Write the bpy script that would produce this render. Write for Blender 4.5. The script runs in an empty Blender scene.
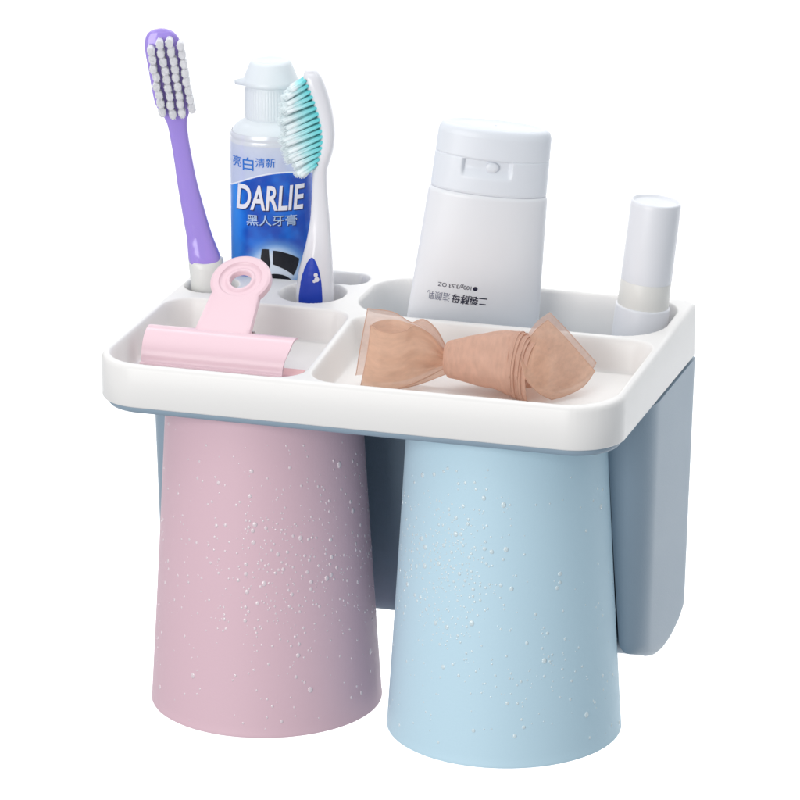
# Wall-mounted bathroom caddy with two hanging tumblers and toiletries, studio shot on white.
import bpy, bmesh, math, random
from mathutils import Vector, Matrix, noise
S = 0.01                      # everything below is written in centimetres
random.seed(7)
scene = bpy.context.scene
COL = scene.collection
PI = math.pi
AZ = 0.3062                   # camera azimuth; upright items are turned this much

# ------------------------------------------------------------------ materials
def mat(name, col, rough=0.4, **kw):
    m = bpy.data.materials.new(name); m.use_nodes = True
    nt = m.node_tree; b = nt.nodes['Principled BSDF']
    b.inputs['Base Color'].default_value = (*col, 1)
    b.inputs['Roughness'].default_value = rough
    for k, v in kw.items():
        if k in ('bump', 'bscale', 'var'): continue
        b.inputs[k.replace('_', ' ')].default_value = v
    tc = nt.nodes.new('ShaderNodeTexCoord')
    if kw.get('bump'):
        n = nt.nodes.new('ShaderNodeTexNoise'); n.inputs['Scale'].default_value = kw.get('bscale', 900)
        n.inputs['Detail'].default_value = 4
        bp = nt.nodes.new('ShaderNodeBump'); bp.inputs['Strength'].default_value = kw['bump']
        bp.inputs['Distance'].default_value = 0.0004
        nt.links.new(tc.outputs['Object'], n.inputs['Vector'])
        nt.links.new(n.outputs['Fac'], bp.inputs['Height'])
        nt.links.new(bp.outputs['Normal'], b.inputs['Normal'])
    v = kw.get('var', 0.03)
    if v:
        n2 = nt.nodes.new('ShaderNodeTexNoise'); n2.inputs['Scale'].default_value = 35
        n2.inputs['Detail'].default_value = 3
        mr = nt.nodes.new('ShaderNodeMapRange')
        mr.inputs['To Min'].default_value = max(0.02, rough - v); mr.inputs['To Max'].default_value = rough + v
        nt.links.new(tc.outputs['Object'], n2.inputs['Vector'])
        nt.links.new(n2.outputs['Fac'], mr.inputs['Value'])
        nt.links.new(mr.outputs['Result'], b.inputs['Roughness'])
    return m

M = {}
M['white'] = mat('white_plastic', (.83, .812, .795), .34, bump=.05, bscale=500)
M['grey'] = mat('blue_grey_plastic', (.275, .365, .45), .42, bump=.12, bscale=1500)
M['pink'] = mat('pink_matte_plastic', (.715, .495, .56), .5, bump=.08, bscale=1500)
M['blue'] = mat('pale_blue_plastic', (.535, .725, .83), .5, bump=.08, bscale=1500)
M['clip'] = mat('pink_enamel', (.80, .575, .635), .3, Coat_Weight=.12, Coat_Roughness=.2)
M['salmon'] = mat('salmon_enamel', (.84, .52, .52), .25)
M['steel'] = mat('steel', (.45, .42, .40), .3, Metallic=1.0)
M['purple'] = mat('purple_translucent', (.39, .28, .78), .12, Coat_Weight=.6, Coat_Roughness=.05)
M['purple'].node_tree.nodes['Principled BSDF'].inputs['Subsurface Weight'].default_value = .25
M['purple'].node_tree.nodes['Principled BSDF'].inputs['Subsurface Radius'].default_value = (.004, .003, .006)
M['rubber'] = mat('frosted_rubber', (.74, .74, .72), .3, bump=.5, bscale=350)
M['bristle'] = mat('white_bristle', (.92, .92, .96), .4)
for q in ('bristle',):
    M[q].node_tree.nodes['Principled BSDF'].inputs['Subsurface Weight'].default_value = .6
    M[q].node_tree.nodes['Principled BSDF'].inputs['Subsurface Radius'].default_value = (.003, .003, .003)
M['brushwhite'] = mat('white_glossy_plastic', (.80, .80, .84), .18, Coat_Weight=.4)
M['gripblue'] = mat('cobalt_rubber', (.006, .05, .50), .35)
M['capwhite'] = mat('cap_white', (.76, .81, .84), .34)
M['tubewhite'] = mat('tube_white', (.80, .81, .84), .3, bump=.06, bscale=200)
M['capgloss'] = mat('flip_cap_white', (.77, .80, .85), .36, Coat_Weight=.08, var=.01)
M['lipwhite'] = mat('lip_balm_white', (.77, .78, .82), .32, var=0)
M['cream'] = mat('lip_balm_cream', (.76, .75, .72), .35)
M['ink_navy'] = mat('navy_ink', (.012, .012, .04), .5, var=0)
M['ink_grey'] = mat('grey_ink', (.18, .19, .27), .5, var=0)
M['ink_white'] = mat('white_ink', (.82, .82, .88), .4, var=0)
M['ink_shadow'] = mat('dark_blue_ink', (.004, .015, .12), .4, var=0)
M['ink_blue'] = mat('blue_ink', (.02, .17, .62), .4, var=0)
M['ink_pale'] = mat('pale_blue_ink', (.45, .60, .82), .4, var=0)
M['ink_black'] = mat('black_ink', (.006, .007, .012), .35, var=0)
M['hem'] = mat('ribbon_hem', (.60, .36, .26), .5)

for q in ('pink', 'blue'): M[q].node_tree.nodes['Principled BSDF'].inputs['Specular IOR Level'].default_value = .3
def water_mat(name, col):
    m = mat(name, col, .04, var=0)
    b = m.node_tree.nodes['Principled BSDF']
    b.inputs['IOR'].default_value = 1.35; b.inputs['Transmission Weight'].default_value = .2
    b.inputs['Subsurface Weight'].default_value = .3; b.inputs['Subsurface Radius'].default_value = (.001, .001, .001)
    b.inputs['Coat Weight'].default_value = 1.0; b.inputs['Coat Roughness'].default_value = .02
    return m
M['drop_pink'] = water_mat('water_on_pink', (.93, .80, .84))
M['drop_blue'] = water_mat('water_on_blue', (.80, .92, .97))

def ribbon_mat(name, col, alpha):
    m = mat(name, col, .45, var=0)
    nt = m.node_tree; b = nt.nodes['Principled BSDF']
    b.inputs['Specular IOR Level'].default_value = .25
    uv = nt.nodes.new('ShaderNodeTexCoord')
    # woven threads
    w1 = nt.nodes.new('ShaderNodeTexWave'); w1.bands_direction = 'X'; w1.inputs['Scale'].default_value = 61
    w2 = nt.nodes.new('ShaderNodeTexWave'); w2.bands_direction = 'Y'; w2.inputs['Scale'].default_value = 47
    for w in (w1, w2):
        w.inputs['Distortion'].default_value = 5; w.inputs['Detail'].default_value = 2
        nt.links.new(uv.outputs['UV'], w.inputs['Vector'])
    mx = nt.nodes.new('ShaderNodeMath'); mx.operation = 'MAXIMUM'
    nt.links.new(w1.outputs['Fac'], mx.inputs[0]); nt.links.new(w2.outputs['Fac'], mx.inputs[1])
    nz = nt.nodes.new('ShaderNodeTexNoise'); nz.inputs['Scale'].default_value = 7; nz.inputs['Detail'].default_value = 6
    mp = nt.nodes.new('ShaderNodeMapping'); mp.inputs['Scale'].default_value = (1.1, 1.7, 1)
    nt.links.new(uv.outputs['UV'], mp.inputs['Vector']); nt.links.new(mp.outputs['Vector'], nz.inputs['Vector'])
    mr = nt.nodes.new('ShaderNodeMapRange')
    mr.inputs['To Min'].default_value = alpha - .14; mr.inputs['To Max'].default_value = min(1, alpha + .1)
    nt.links.new(mx.outputs[0], mr.inputs['Value'])
    nt.links.new(mr.outputs['Result'], b.inputs['Alpha'])
    cr = nt.nodes.new('ShaderNodeMixRGB'); cr.inputs['Color1'].default_value = (*[c * .78 for c in col], 1)
    cr.inputs['Color2'].default_value = (*[min(1, c * 1.14) for c in col], 1)
    nt.links.new(nz.outputs['Fac'], cr.inputs['Fac']); nt.links.new(cr.outputs['Color'], b.inputs['Base Color'])
    bp = nt.nodes.new('ShaderNodeBump'); bp.inputs['Strength'].default_value = .4; bp.inputs['Distance'].default_value = .0006
    ad = nt.nodes.new('ShaderNodeMath'); ad.operation = 'MULTIPLY_ADD'; ad.inputs[1].default_value = .35
    nt.links.new(mx.outputs[0], ad.inputs[0]); nt.links.new(nz.outputs['Fac'], ad.inputs[2])
    nt.links.new(ad.outputs[0], bp.inputs['Height']); nt.links.new(bp.outputs['Normal'], b.inputs['Normal'])
    # light passing through the cloth
    tl = nt.nodes.new('ShaderNodeBsdfTranslucent'); nt.links.new(cr.outputs['Color'], tl.inputs['Color']); nt.links.new(bp.outputs['Normal'], tl.inputs['Normal'])
    ms = nt.nodes.new('ShaderNodeMixShader'); ms.inputs['Fac'].default_value = .38
    out = nt.nodes['Material Output']
    nt.links.new(b.outputs[0], ms.inputs[1]); nt.links.new(tl.outputs[0], ms.inputs[2]); nt.links.new(ms.outputs[0], out.inputs['Surface'])
    return m
M['ribbon'] = ribbon_mat('peach_organza', (.88, .60, .445), .74)
M['ribbon_rose'] = ribbon_mat('rose_organza', (.85, .57, .445), .88)
M['ribbon_thin'] = ribbon_mat('sheer_organza', (.88, .64, .53), .42)

# ------------------------------------------------------------------ helpers
def new_obj(name, bm, m, parent=None, smooth=True, loc=None, auto=None):
    me = bpy.data.meshes.new(name)
    bm.normal_update()
    for f in bm.faces: f.smooth = smooth
    for v in bm.verts: v.co *= S
    bm.to_mesh(me); bm.free()
    if auto is not None:
        me.set_sharp_from_angle(angle=math.radians(auto))
    o = bpy.data.objects.new(name, me); COL.objects.link(o)
    me.materials.append(m)
    if parent: o.parent = parent
    if loc: o.location = Vector(loc) * S
    return o

def tag(o, label=None, cat=None, group=None, kind=None):
    for k, v in (('label', label), ('category', cat), ('group', group), ('kind', kind)):
        if v: o[k] = v
    return o

def thing(name, label, cat, loc, rot=(0, 0, 0), group=None):
    o = bpy.data.objects.new(name, None); COL.objects.link(o)
    o.empty_display_size = .01
    o.location = Vector(loc) * S; o.rotation_euler = rot
    return tag(o, label, cat, group)

def sstep(t):
    t = max(0., min(1., t)); return t * t * (3 - 2 * t)

def loft(rings, closed=True, cap0=False, cap1=False, bm=None):
    """rings: list of lists of points of equal length"""
    bm = bm or bmesh.new()
    R = [[bm.verts.new(p) for p in r] for r in rings]
    n = len(R[0])
    for a, b in zip(R, R[1:]):
        for i in range(n if closed else n - 1):
            j = (i + 1) % n
            bm.faces.new((a[i], a[j], b[j], b[i]))
    if cap0: bm.faces.new(list(reversed(R[0])))
    if cap1: bm.faces.new(R[-1])
    return bm

def lathe(prof, n=96, ry=1.0, cap0=False, cap1=False, bm=None, cx=0, cy=0):
    rings = []
    for r, z in prof:
        rings.append([(cx + r * math.cos(2 * PI * i / n), cy + r * ry * math.sin(2 * PI * i / n), z) for i in range(n)])
    return loft(rings, True, cap0, cap1, bm)

def catmull(pts, n):
    """resample a polyline smoothly to n points"""
    pts = [Vector(p) for p in pts]
    if len(pts) == 2:
        return [pts[0].lerp(pts[1], i / (n - 1)) for i in range(n)]
    P = [2 * pts[0] - pts[1]] + pts + [2 * pts[-1] - pts[-2]]
    L = [0]
    for a, b in zip(pts, pts[1:]): L.append(L[-1] + (b - a).length)
    out = []
    for i in range(n):
        s = L[-1] * i / (n - 1); k = 0
        while k < len(pts) - 2 and s > L[k + 1]: k += 1
        t = (s - L[k]) / max(1e-9, L[k + 1] - L[k])
        p0, p1, p2, p3 = P[k], P[k + 1], P[k + 2], P[k + 3]
        out.append(.5 * ((2 * p1) + (p2 - p0) * t + (2 * p0 - 5 * p1 + 4 * p2 - p3) * t * t + (3 * p1 - p0 - 3 * p2 + p3) * t ** 3))
    return out

def tube_path(pts, r, n=8, bm=None):
    bm = bm or bmesh.new(); rings = []
    for i, p in enumerate(pts):
        t = (pts[min(i + 1, len(pts) - 1)] - pts[max(i - 1, 0)]).normalized()
        a = t.cross(Vector((0, 0, 1))); a = a if a.length > .01 else t.cross(Vector((1, 0, 0)))
        a.normalize(); b = t.cross(a)
        rings.append([p + r * (math.cos(2 * PI * k / n) * a + math.sin(2 * PI * k / n) * b) for k in range(n)])
    return loft(rings, True, True, True, bm)

def rrect(x0, x1, y0, y1, r, n=10):
    """rounded rectangle outline; r = one radius or four (front-left, front-right, back-right, back-left)"""
    if not isinstance(r, (tuple, list)): r = (r,) * 4
    cs = ((x0, y0, 1, 1, PI, r[0]), (x1, y0, -1, 1, 1.5 * PI, r[1]), (x1, y1, -1, -1, 0, r[2]), (x0, y1, 1, -1, .5 * PI, r[3]))
    out = []
    for x, y, sx, sy, a0, q in cs:
        for k in range(n + 1):
            a = a0 + .5 * PI * k / n
            out.append((x + sx * q + q * math.cos(a), y + sy * q + q * math.sin(a)))
    return out

def sd_rr(x, y, x0, x1, y0, y1, r):
    """signed distance (positive inside) of a rounded rectangle with four corner radii"""
    cx, cy = (x0 + x1) / 2, (y0 + y1) / 2
    px, py = x - cx, y - cy
    q = (r[0] if px < 0 else r[1]) if py < 0 else (r[3] if px < 0 else r[2])
    dx, dy = abs(px) - (x1 - x0) / 2 + q, abs(py) - (y1 - y0) / 2 + q
    return -(min(max(dx, dy), 0) + math.hypot(max(dx, 0), max(dy, 0)) - q)

# ------------------------------------------------------------------ backdrop
bm = bmesh.new()
prof = [(150, 160), (150, -40)] + [(150 - 60 * (1 - math.cos(a)), -40 - 60 * math.sin(a)) for a in [PI / 2 * i / 12 for i in range(1, 13)]]
prof += [(60, -100)]
loft([[(x, y, z) for (y, z) in prof] for x in range(-320, 201, 20)], closed=False, bm=bm)
bd = new_obj('backdrop', bm, mat('white_paper', (.88, .88, .88), .9, var=0))
tag(bd, 'plain white seamless studio backdrop behind the wall caddy', 'backdrop', kind='structure')

# ------------------------------------------------------------------ the caddy
HW, D, TB = 8.423, 11.07, -1.47
caddy = thing('wall_caddy', 'white tray caddy with blue-grey back panel holding the toiletries above two hanging tumblers',
              'bathroom caddy', (0, D, -10.2))
CO = Vector((0, D, -10.2))
def top_z(y): return -.09 + .40 * y / D
OUT = (-HW, HW, 0, D)
ORAD = (1.55, 1.55, .5, .6)

def well(d, w, lip=.07):
    return sstep((d + lip) / w)

def divx(y): return -1.40 - .075 * y
def height(x, y):
    t = top_z(y); dep = 0
    xd = divx(y)
    # front left and front right trays, sheared along the divider
    wl = max(0, min(1, 1 - (xd - x) / 6.3)); wr = max(0, min(1, 1 - (x - xd) / 8.5))
    sh = .075 * y
    d = sd_rr(x + sh * wl, y, -8.13, -1.53, .27, 6.85, (1.35, .95, .75, .95))
    dep = max(dep, (.90 + t * .9) * well(d, .36))
    d = sd_rr(x + sh * wr, y, -1.26, 8.13, .27, 6.58, (.85, 1.5, .8, .6))
    dep = max(dep, (.90 + t * .9) * well(d, .36))
    # deep rear compartment
    d = sd_rr(x, y, -2.15, 7.98, 6.95, 10.72, (1.5, 1.35, 1.2, 1.3))
    dep = max(dep, 3.1 * well(d, .28))
    # holes of the rear platform
    d = 1.05 - math.hypot(x + 3.87, y - 8.42); dep = max(dep, 2.6 * well(d, .24, .06))
    d = .84 - math.hypot(x + 7.35, y - 8.33); dep = max(dep, 2.6 * well(d, .24, .06))
    d = sd_rr(x, y, -7.3, -2.55, 9.56, 10.72, (.57, .57, .57, .57)); dep = max(dep, 2.6 * well(d, .22, .06))
    return t - dep

STEP = .045
nx, ny = int(2 * HW / STEP) + 3, int(D / STEP) + 3
bm = bmesh.new(); vid = {}
FR = .17
def sdo(x, y): return sd_rr(x, y, *OUT, ORAD)
for j in range(ny + 1):
    y = -STEP + j * (D + 2 * STEP) / ny
    for i in range(nx + 1):
        x = -HW - STEP + i * (2 * HW + 2 * STEP) / nx
        d = sdo(x, y)
        if d < -STEP * 1.5: continue
        X, Y = x, y
        if d < STEP * .45:      # slide the outermost vertices onto the outline
            for _ in range(3):
                dd = sdo(X, Y); e = 1e-3
                gx = (sdo(X + e, Y) - dd) / e; gy = (sdo(X, Y + e) - dd) / e
                g = math.hypot(gx, gy) or 1
                X -= dd * gx / g / g; Y -= dd * gy / g / g
            d = 0
        z = height(X, Y)
        if d < FR:
            z -= FR - math.sqrt(max(0, FR * FR - (FR - d) ** 2))
        vid[i, j] = bm.verts.new((X, Y, z)); 
onb = {}
for (i, j), v in vid.items():
    x = -HW - STEP + i * (2 * HW + 2 * STEP) / nx; y = -STEP + j * (D + 2 * STEP) / ny
    onb[i, j] = sdo(x, y) < STEP * .45
for j in range(ny):
    for i in range(nx):
        q = [(i, j), (i + 1, j), (i + 1, j + 1), (i, j + 1)]
        if all(k in vid for k in q) and not all(onb[k] for k in q):
            bm.faces.new([vid[k] for k in q])
bmesh.ops.remove_doubles(bm, verts=bm.verts[:], dist=.002)
bmesh.ops.delete(bm, geom=[v for v in bm.verts if not v.link_faces], context='VERTS')
# outer side: drop the boundary
edges = [e for e in bm.edges if len(e.link_faces) == 1]
def drop(edges, fn):
    r = bmesh.ops.extrude_edge_only(bm, edges=edges)
    vs = [g for g in r['geom'] if isinstance(g, bmesh.types.BMVert)]
    for v in vs: v.co = fn(v.co)
    return [g for g in r['geom'] if isinstance(g, bmesh.types.BMEdge)]
def inset(c, k):
    cx, cy = 0, D / 2
    sx, sy = (HW - k) / HW, (D / 2 - k) / (D / 2)
    return (c.x * sx, cy + (c.y - cy) * sy)
for zf, k in ((.5, 0), (1, 0)):
    edges = drop(edges, lambda c: Vector((c.x, c.y, c.z + (TB + .06 - c.z) * zf)))
edges = drop(edges, lambda c: Vector((*inset(c, .02), TB + .017)))
edges = drop(edges, lambda c: Vector((*inset(c, .06), TB)))
edges = drop(edges, lambda c: Vector((*inset(c, .5), TB)))
bmesh.ops.recalc_face_normals(bm, faces=bm.faces[:])
for v in bm.verts: v.co -= CO
new_obj('tray', bm, M['white'], caddy)

# blue-grey underside and back body
bm = bmesh.new()
rings = []
for k, z in ((.16, TB - .002), (.15, TB - .05), (.16, TB - .13), (.22, TB - .21), (.34, TB - .25), (1.2, TB - .255)):
    rr = tuple(max(.3, q - k * .6) for q in (1.5, 1.5, .9, .9))
    rings.append([(x, y, z) for x, y in rrect(-HW + k, HW - k, k, D - k * .3, rr, 14)])
loft(rings, True, False, True, bm)
bmesh.ops.recalc_face_normals(bm, faces=bm.faces[:])
for v in bm.verts: v.co -= CO
new_obj('tray_base', bm, M['grey'], caddy, auto=50)

CH0, CH1, CR0, CR1 = TB - .27, -12.186, 3.10, 3.75
def cup_r(z):
    f = (CH0 - z) / (CH0 - CH1)
    return CR0 + (CR1 - CR0) * (f * .94 + .06 * f ** 3)
def panel_outline(k, z):
    """half-U plan of the back panel, k = inset, returns points counter-clockwise"""
    f = (z - TB) / (-10.2 - TB)
    hw = HW + .0 - .16 * f - k
    yf = 4.75 + .10 * f + k; yb = D - .02 - k * .4 - .06 * f; yr = 8.15 + k
    R = cup_r(z) + .07 + k; xi = 4.02 + math.sqrt(R * R - 1.2 ** 2); w = hw - xi
    pts = []
    def arc(cx, cy, r, a0, a1, n, ry=None):
        for i in range(n + 1):
            a = a0 + (a1 - a0) * i / n
            pts.append((cx + r * math.cos(a), cy + (ry or r) * math.sin(a), z))
    ro = min(.75, w * .75); ry_ = 1.25; ri = min(.15, w * .2); rb = .35; rf = .35
    arc(hw - ro, yf + ry_, ro, -PI / 2, 0, 16, ry_)
    ys = [yf + ry_ + (yb - rb - yf - ry_) * i / 16 for i in range(1, 16)]
    pts += [(hw, y, z) for y in ys]
    arc(hw - rb, yb - rb, rb, 0, PI / 2, 6)
    pts += [(hw - rb + (2 * rb - 2 * hw) * i / 24, yb, z) for i in range(1, 24)]
    arc(-hw + rb, yb - rb, rb, PI / 2, PI, 6)
    pts += [(-hw, y, z) for y in reversed(ys)]
    arc(-hw + ro, yf + ry_, ro, PI, 1.5 * PI, 16, ry_)
    pts.append((-hw + w - .06, yf, z))
    a0 = math.asin((yf + .08 - 3.97) / R)
    for i in range(25):
        a = PI - a0 + (PI / 2 - PI + a0) * i / 24
        pts.append((-4.02 + R * math.cos(a), 3.97 + R * math.sin(a), z))
    for i in range(25):
        a = PI / 2 + (a0 - PI / 2) * i / 24
        pts.append((4.02 + R * math.cos(a), 3.97 + R * math.sin(a), z))
    pts.append((hw - w + .06, yf, z))
    return pts
bm = bmesh.new(); rings = []
for i in range(24): rings.append(panel_outline(0, TB - .1 + (-9.60 - TB + .1) * i / 23))
for i in range(1, 9):
    a = PI / 2 * i / 8; rings.append(panel_outline(.24 * (1 - math.cos(a)), -9.60 - .45 * math.sin(a)))
loft(rings, True, True, True, bm)
# the lower rear edge sweeps upwards a little towards the wall
for v in bm.verts:
    f = sstep((-6 - v.co.z) / 4.1)
    tb = ((4.7, .36), (5.2, .20), (5.8, -.04), (6.4, -.30), (7.2, -.56), (8.1, -.72), (8.8, -.74), (9.4, -.70), (10.1, -.58), (10.7, -.34), (11.1, -.08))
    y = min(max(v.co.y, 4.7), 11.1)
    for (y0, q0), (y1, q1) in zip(tb, tb[1:]):
        if y <= y1: break
    v.co.z += f * (q0 + (q1 - q0) * (y - y0) / (y1 - y0)) + f * .95 * sstep((6.0 - abs(v.co.x)) / 4.5)
bmesh.ops.recalc_face_normals(bm, faces=bm.faces[:])
for v in bm.verts: v.co -= CO
new_obj('back_panel', bm, M['grey'], caddy, auto=60)

# ------------------------------------------------------------------ tumblers
def make_cup(name, label, x, y, m, dm, seed, field):
    t = thing(name, label, 'tumbler', (x, y, CH1), group='tumblers hanging upside down under the tray')
    pr = [(0.01, CH0), (CR0 - .35, CH0), (CR0 - .12, CH0 - .03), (CR0 - .03, CH0 - .11)]
    for i in range(40):
        z = CH0 - .22 + (CH1 + .12 - CH0 + .22) * i / 39; pr.append((cup_r(z), z))
    pr += [(CR1 + .005, CH1 + .07), (CR1, CH1 + .02), (CR1 - .03, CH1), (CR1 - .10, CH1), (CR1 - .15, CH1 + .03), (CR1 - .17, CH1 + .1)]
    for i in range(10):
        z = CH1 + .2 + (CH0 - .4 - CH1 - .2) * i / 9; pr.append((cup_r(z) - .2, z))
    pr += [(CR0 - .5, CH0 - .3), (.01, CH0 - .3)]
    bm = lathe(pr, 160)
    bmesh.ops.recalc_face_normals(bm, faces=bm.faces[:])
    for v in bm.verts: v.co.z -= CH1
    new_obj('cup_body', bm, m, t, auto=50)
    # droplets clinging to the outside
    rnd = random.Random(seed); bm = bmesh.new(); placed = []
    tries = 0
    while len(placed) < 640 and tries < 30000:
        tries += 1
        th = rnd.uniform(-PI * .98, .0) + AZ; z = rnd.uniform(CH1 + .25, CH0 - .5)
        f = (CH0 - z) / (CH0 - CH1)
        u = math.cos(th - AZ)        # -1 left .. 1 right as seen from the front
        if rnd.random() > field(u, f): continue
        r = .018 + .030 * rnd.random() ** 1.4 + (.05 * rnd.random() ** 1.5 if rnd.random() < .28 else 0)
        rc = cup_r(z); p = Vector((rc * math.cos(th), rc * math.sin(th), z))
        if any((p - q).length < (r + s) * 1.15 for q, s in placed): continue
        placed.append((p, r))
        n = Vector((math.cos(th), math.sin(th), .07)).normalized(); a = Vector((-math.sin(th), math.cos(th), 0)); b = n.cross(a)
        st = rnd.uniform(1.0, 1.25); prev = None; N = 10
        sc = bm.verts.new(p + n * r * .36)
        rows = []
        for k in range(1, 5):
            ph = PI / 2 * k / 4
            rows.append([bm.verts.new(p + n * (r * .36 * math.cos(ph) - (.004 if k == 4 else 0)) + a * r * math.sin(ph) * math.cos(2 * PI * q / N)
                                      + b * r * st * math.sin(ph) * math.sin(2 * PI * q / N)) for q in range(N)])
        for q in range(N):
            bm.faces.new((sc, rows[0][q], rows[0][(q + 1) % N]))
            for k in range(3):
                bm.faces.new((rows[k][q], rows[k + 1][q], rows[k + 1][(q + 1) % N], rows[k][(q + 1) % N]))
    bmesh.ops.recalc_face_normals(bm, faces=bm.faces[:])
    for v in bm.verts: v.co.z -= CH1
    o = new_obj('water_droplets', bm, dm, t); tag(o, kind='stuff')
    return t
def g(x, c, w): return math.exp(-((x - c) / w) ** 2)
make_cup('tumbler', 'pink tumbler hanging upside down, speckled with water droplets', -4.0185, 3.97, M['pink'], M['drop_pink'], 3,
         lambda u, f: .05 + 1.0 * g(f, .48, .24) * g(u, .25, .62) if f > .08 else 0)
make_cup('tumbler', 'pale blue tumbler hanging upside down, droplets mostly on its left side', 4.0159, 3.97, M['blue'], M['drop_blue'], 5,
         lambda u, f: .02 + 1.0 * g(f, .40, .17) * g(u, -.52, .34) + .10 * g(f, .72, .15) * g(u, .1, .6) if f > .08 else 0)

# ------------------------------------------------------------------ lettering
def text_bm(body, font_offset=0.0, slices=0):
    cu = bpy.data.curves.new('lettering', 'FONT'); cu.body = body; cu.offset = font_offset
    cu.resolution_u = 4
    ob = bpy.data.objects.new('lettering', cu); COL.objects.link(ob)
    bpy.context.view_layer.update()
    dg = bpy.context.evaluated_depsgraph_get()
    me = bpy.data.meshes.new_from_object(ob.evaluated_get(dg))
    bm = bmesh.new(); bm.from_mesh(me)
    bpy.data.objects.remove(ob); bpy.data.meshes.remove(me); bpy.data.curves.remove(cu)
    return bm
def fit_text(bm, x0, x1, z0, z1, rot180=False, shear=0.0, slices=40):
    xs = [v.co.x for v in bm.verts]; ys = [v.co.y for v in bm.verts]
    ax, bx, ay, by = min(xs), max(xs), min(ys), max(ys)
    for v in bm.verts:
        s = (v.co.x - ax) / (bx - ax); t = (v.co.y - ay) / (by - ay)
        if rot180: s, t = 1 - s, 1 - t
        v.co = Vector((x0 + (x1 - x0) * s + shear * t, 0, z0 + (z1 - z0) * t))
    bmesh.ops.triangulate(bm, faces=bm.faces[:])
    lo, hi = min(v.co.x for v in bm.verts), max(v.co.x for v in bm.verts)
    for i in range(1, slices):
        bmesh.ops.bisect_plane(bm, geom=bm.verts[:] + bm.edges[:] + bm.faces[:], plane_co=(lo + (hi - lo) * i / slices, 0, 0), plane_no=(1, 0, 0))
    return bm
def poly_bm(pts, slices=16):
    bm = bmesh.new(); bm.faces.new([bm.verts.new((x, 0, z)) for x, z in pts])
    bmesh.ops.triangulate(bm, faces=bm.faces[:])
    lo, hi = min(p[0] for p in pts), max(p[0] for p in pts)
    for i in range(1, slices):
        bmesh.ops.bisect_plane(bm, geom=bm.verts[:] + bm.edges[:] + bm.faces[:], plane_co=(lo + (hi - lo) * i / slices, 0, 0), plane_no=(1, 0, 0))
    return bm
def merge(a, b):
    me = bpy.data.meshes.new('tmp'); b.to_mesh(me); b.free(); a.from_mesh(me); bpy.data.meshes.remove(me); return a
def print_on(bm, rx, ry, off):
    """lay flat artwork on the front of an elliptical body; rx, ry are functions of z"""
    for v in bm.verts:
        x, z = v.co.x, v.co.z
        a = rx(z); q = max(.0, 1 - (x / a) ** 2)
        v.co.y = -ry(z) * math.sqrt(q) - off
    return bm

# ------------------------------------------------------------------ toothpaste tube
tp = thing('toothpaste_tube', 'blue and silver toothpaste tube with a white flip cap, standing in the rear slot', 'toothpaste', (-5.86, 10.13, 0), (0, 0, AZ))
def tp_rx(z): return 1.37 + .0 * z
def tp_ry(z): return .52 + (1.20 - .52) * sstep((z + .3) / 5.6)
def ell_loft(prof, n=128, cap0=False, cap1=False, bm=None):
    return loft([[(rx * math.cos(2 * PI * i / n), ry * math.sin(2 * PI * i / n), z) for i in range(n)] for rx, ry, z in prof], True, cap0, cap1, bm)
pr = [(1.36, .06, -1.9), (1.37, .2, -1.6)]
for i in range(60):
    z = -1.4 + (4.78 + 1.4) * i / 59
    pr.append((tp_rx(z), tp_ry(z) if z > -.3 else .2 + .32 * (z + 1.6) / 1.3, z))
pr += [(1.365, 1.2, 4.86), (1.34, 1.19, 4.93), (1.335, 1.185, 4.97), (1.36, 1.2, 5.01), (1.35, 1.2, 5.08), (1.30, 1.18, 5.16)]
bm = ell_loft(pr, cap0=True)
m = bpy.data.materials.new('toothpaste_print'); m.use_nodes = True; nt = m.node_tree; b = nt.nodes['Principled BSDF']
b.inputs['Roughness'].default_value = .22; b.inputs['Coat Weight'].default_value = .2; b.inputs['Coat Roughness'].default_value = .08
tc = nt.nodes.new('ShaderNodeTexCoord'); sp = nt.nodes.new('ShaderNodeSeparateXYZ'); nt.links.new(tc.outputs['Object'], sp.inputs[0])
def MN(op, a, c, d=None):
    n = nt.nodes.new('ShaderNodeMath'); n.operation = op
    for k, q in enumerate((a, c, d)):
        if q is None: continue
        if isinstance(q, (int, float)): n.inputs[k].default_value = q
        else: nt.links.new(q, n.inputs[k])
    return n.outputs[0]
X = MN('MULTIPLY', sp.outputs['X'], 100); Z = MN('MULTIPLY', sp.outputs['Z'], 100)
zb = MN('ADD', MN('MULTIPLY_ADD', X, .16, 3.90), MN('MULTIPLY', MN('MULTIPLY', X, X), -.19))
def smask(v, lo, hi):
    n = nt.nodes.new('ShaderNodeMapRange'); n.interpolation_type = 'SMOOTHSTEP'
    n.inputs['From Min'].default_value = lo; n.inputs['From Max'].default_value = hi; nt.links.new(v, n.inputs['Value']); return n.outputs['Result']
def mixc(f, a, c):
    n = nt.nodes.new('ShaderNodeMixRGB')
    nt.links.new(f, n.inputs['Fac'])
    for k, q in (('Color1', a), ('Color2', c)):
        if isinstance(q, tuple): n.inputs[k].default_value = (*q, 1)
        else: nt.links.new(q, n.inputs[k])
    return n.outputs['Color']
dz = MN('SUBTRACT', Z, zb)
nz = nt.nodes.new('ShaderNodeTexNoise'); nz.inputs['Scale'].default_value = 130; nt.links.new(tc.outputs['Object'], nz.inputs['Vector'])
deep = mixc(smask(nz.outputs['Fac'], .38, .66), (.002, .065, .46), (.004, .15, .66))
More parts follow.
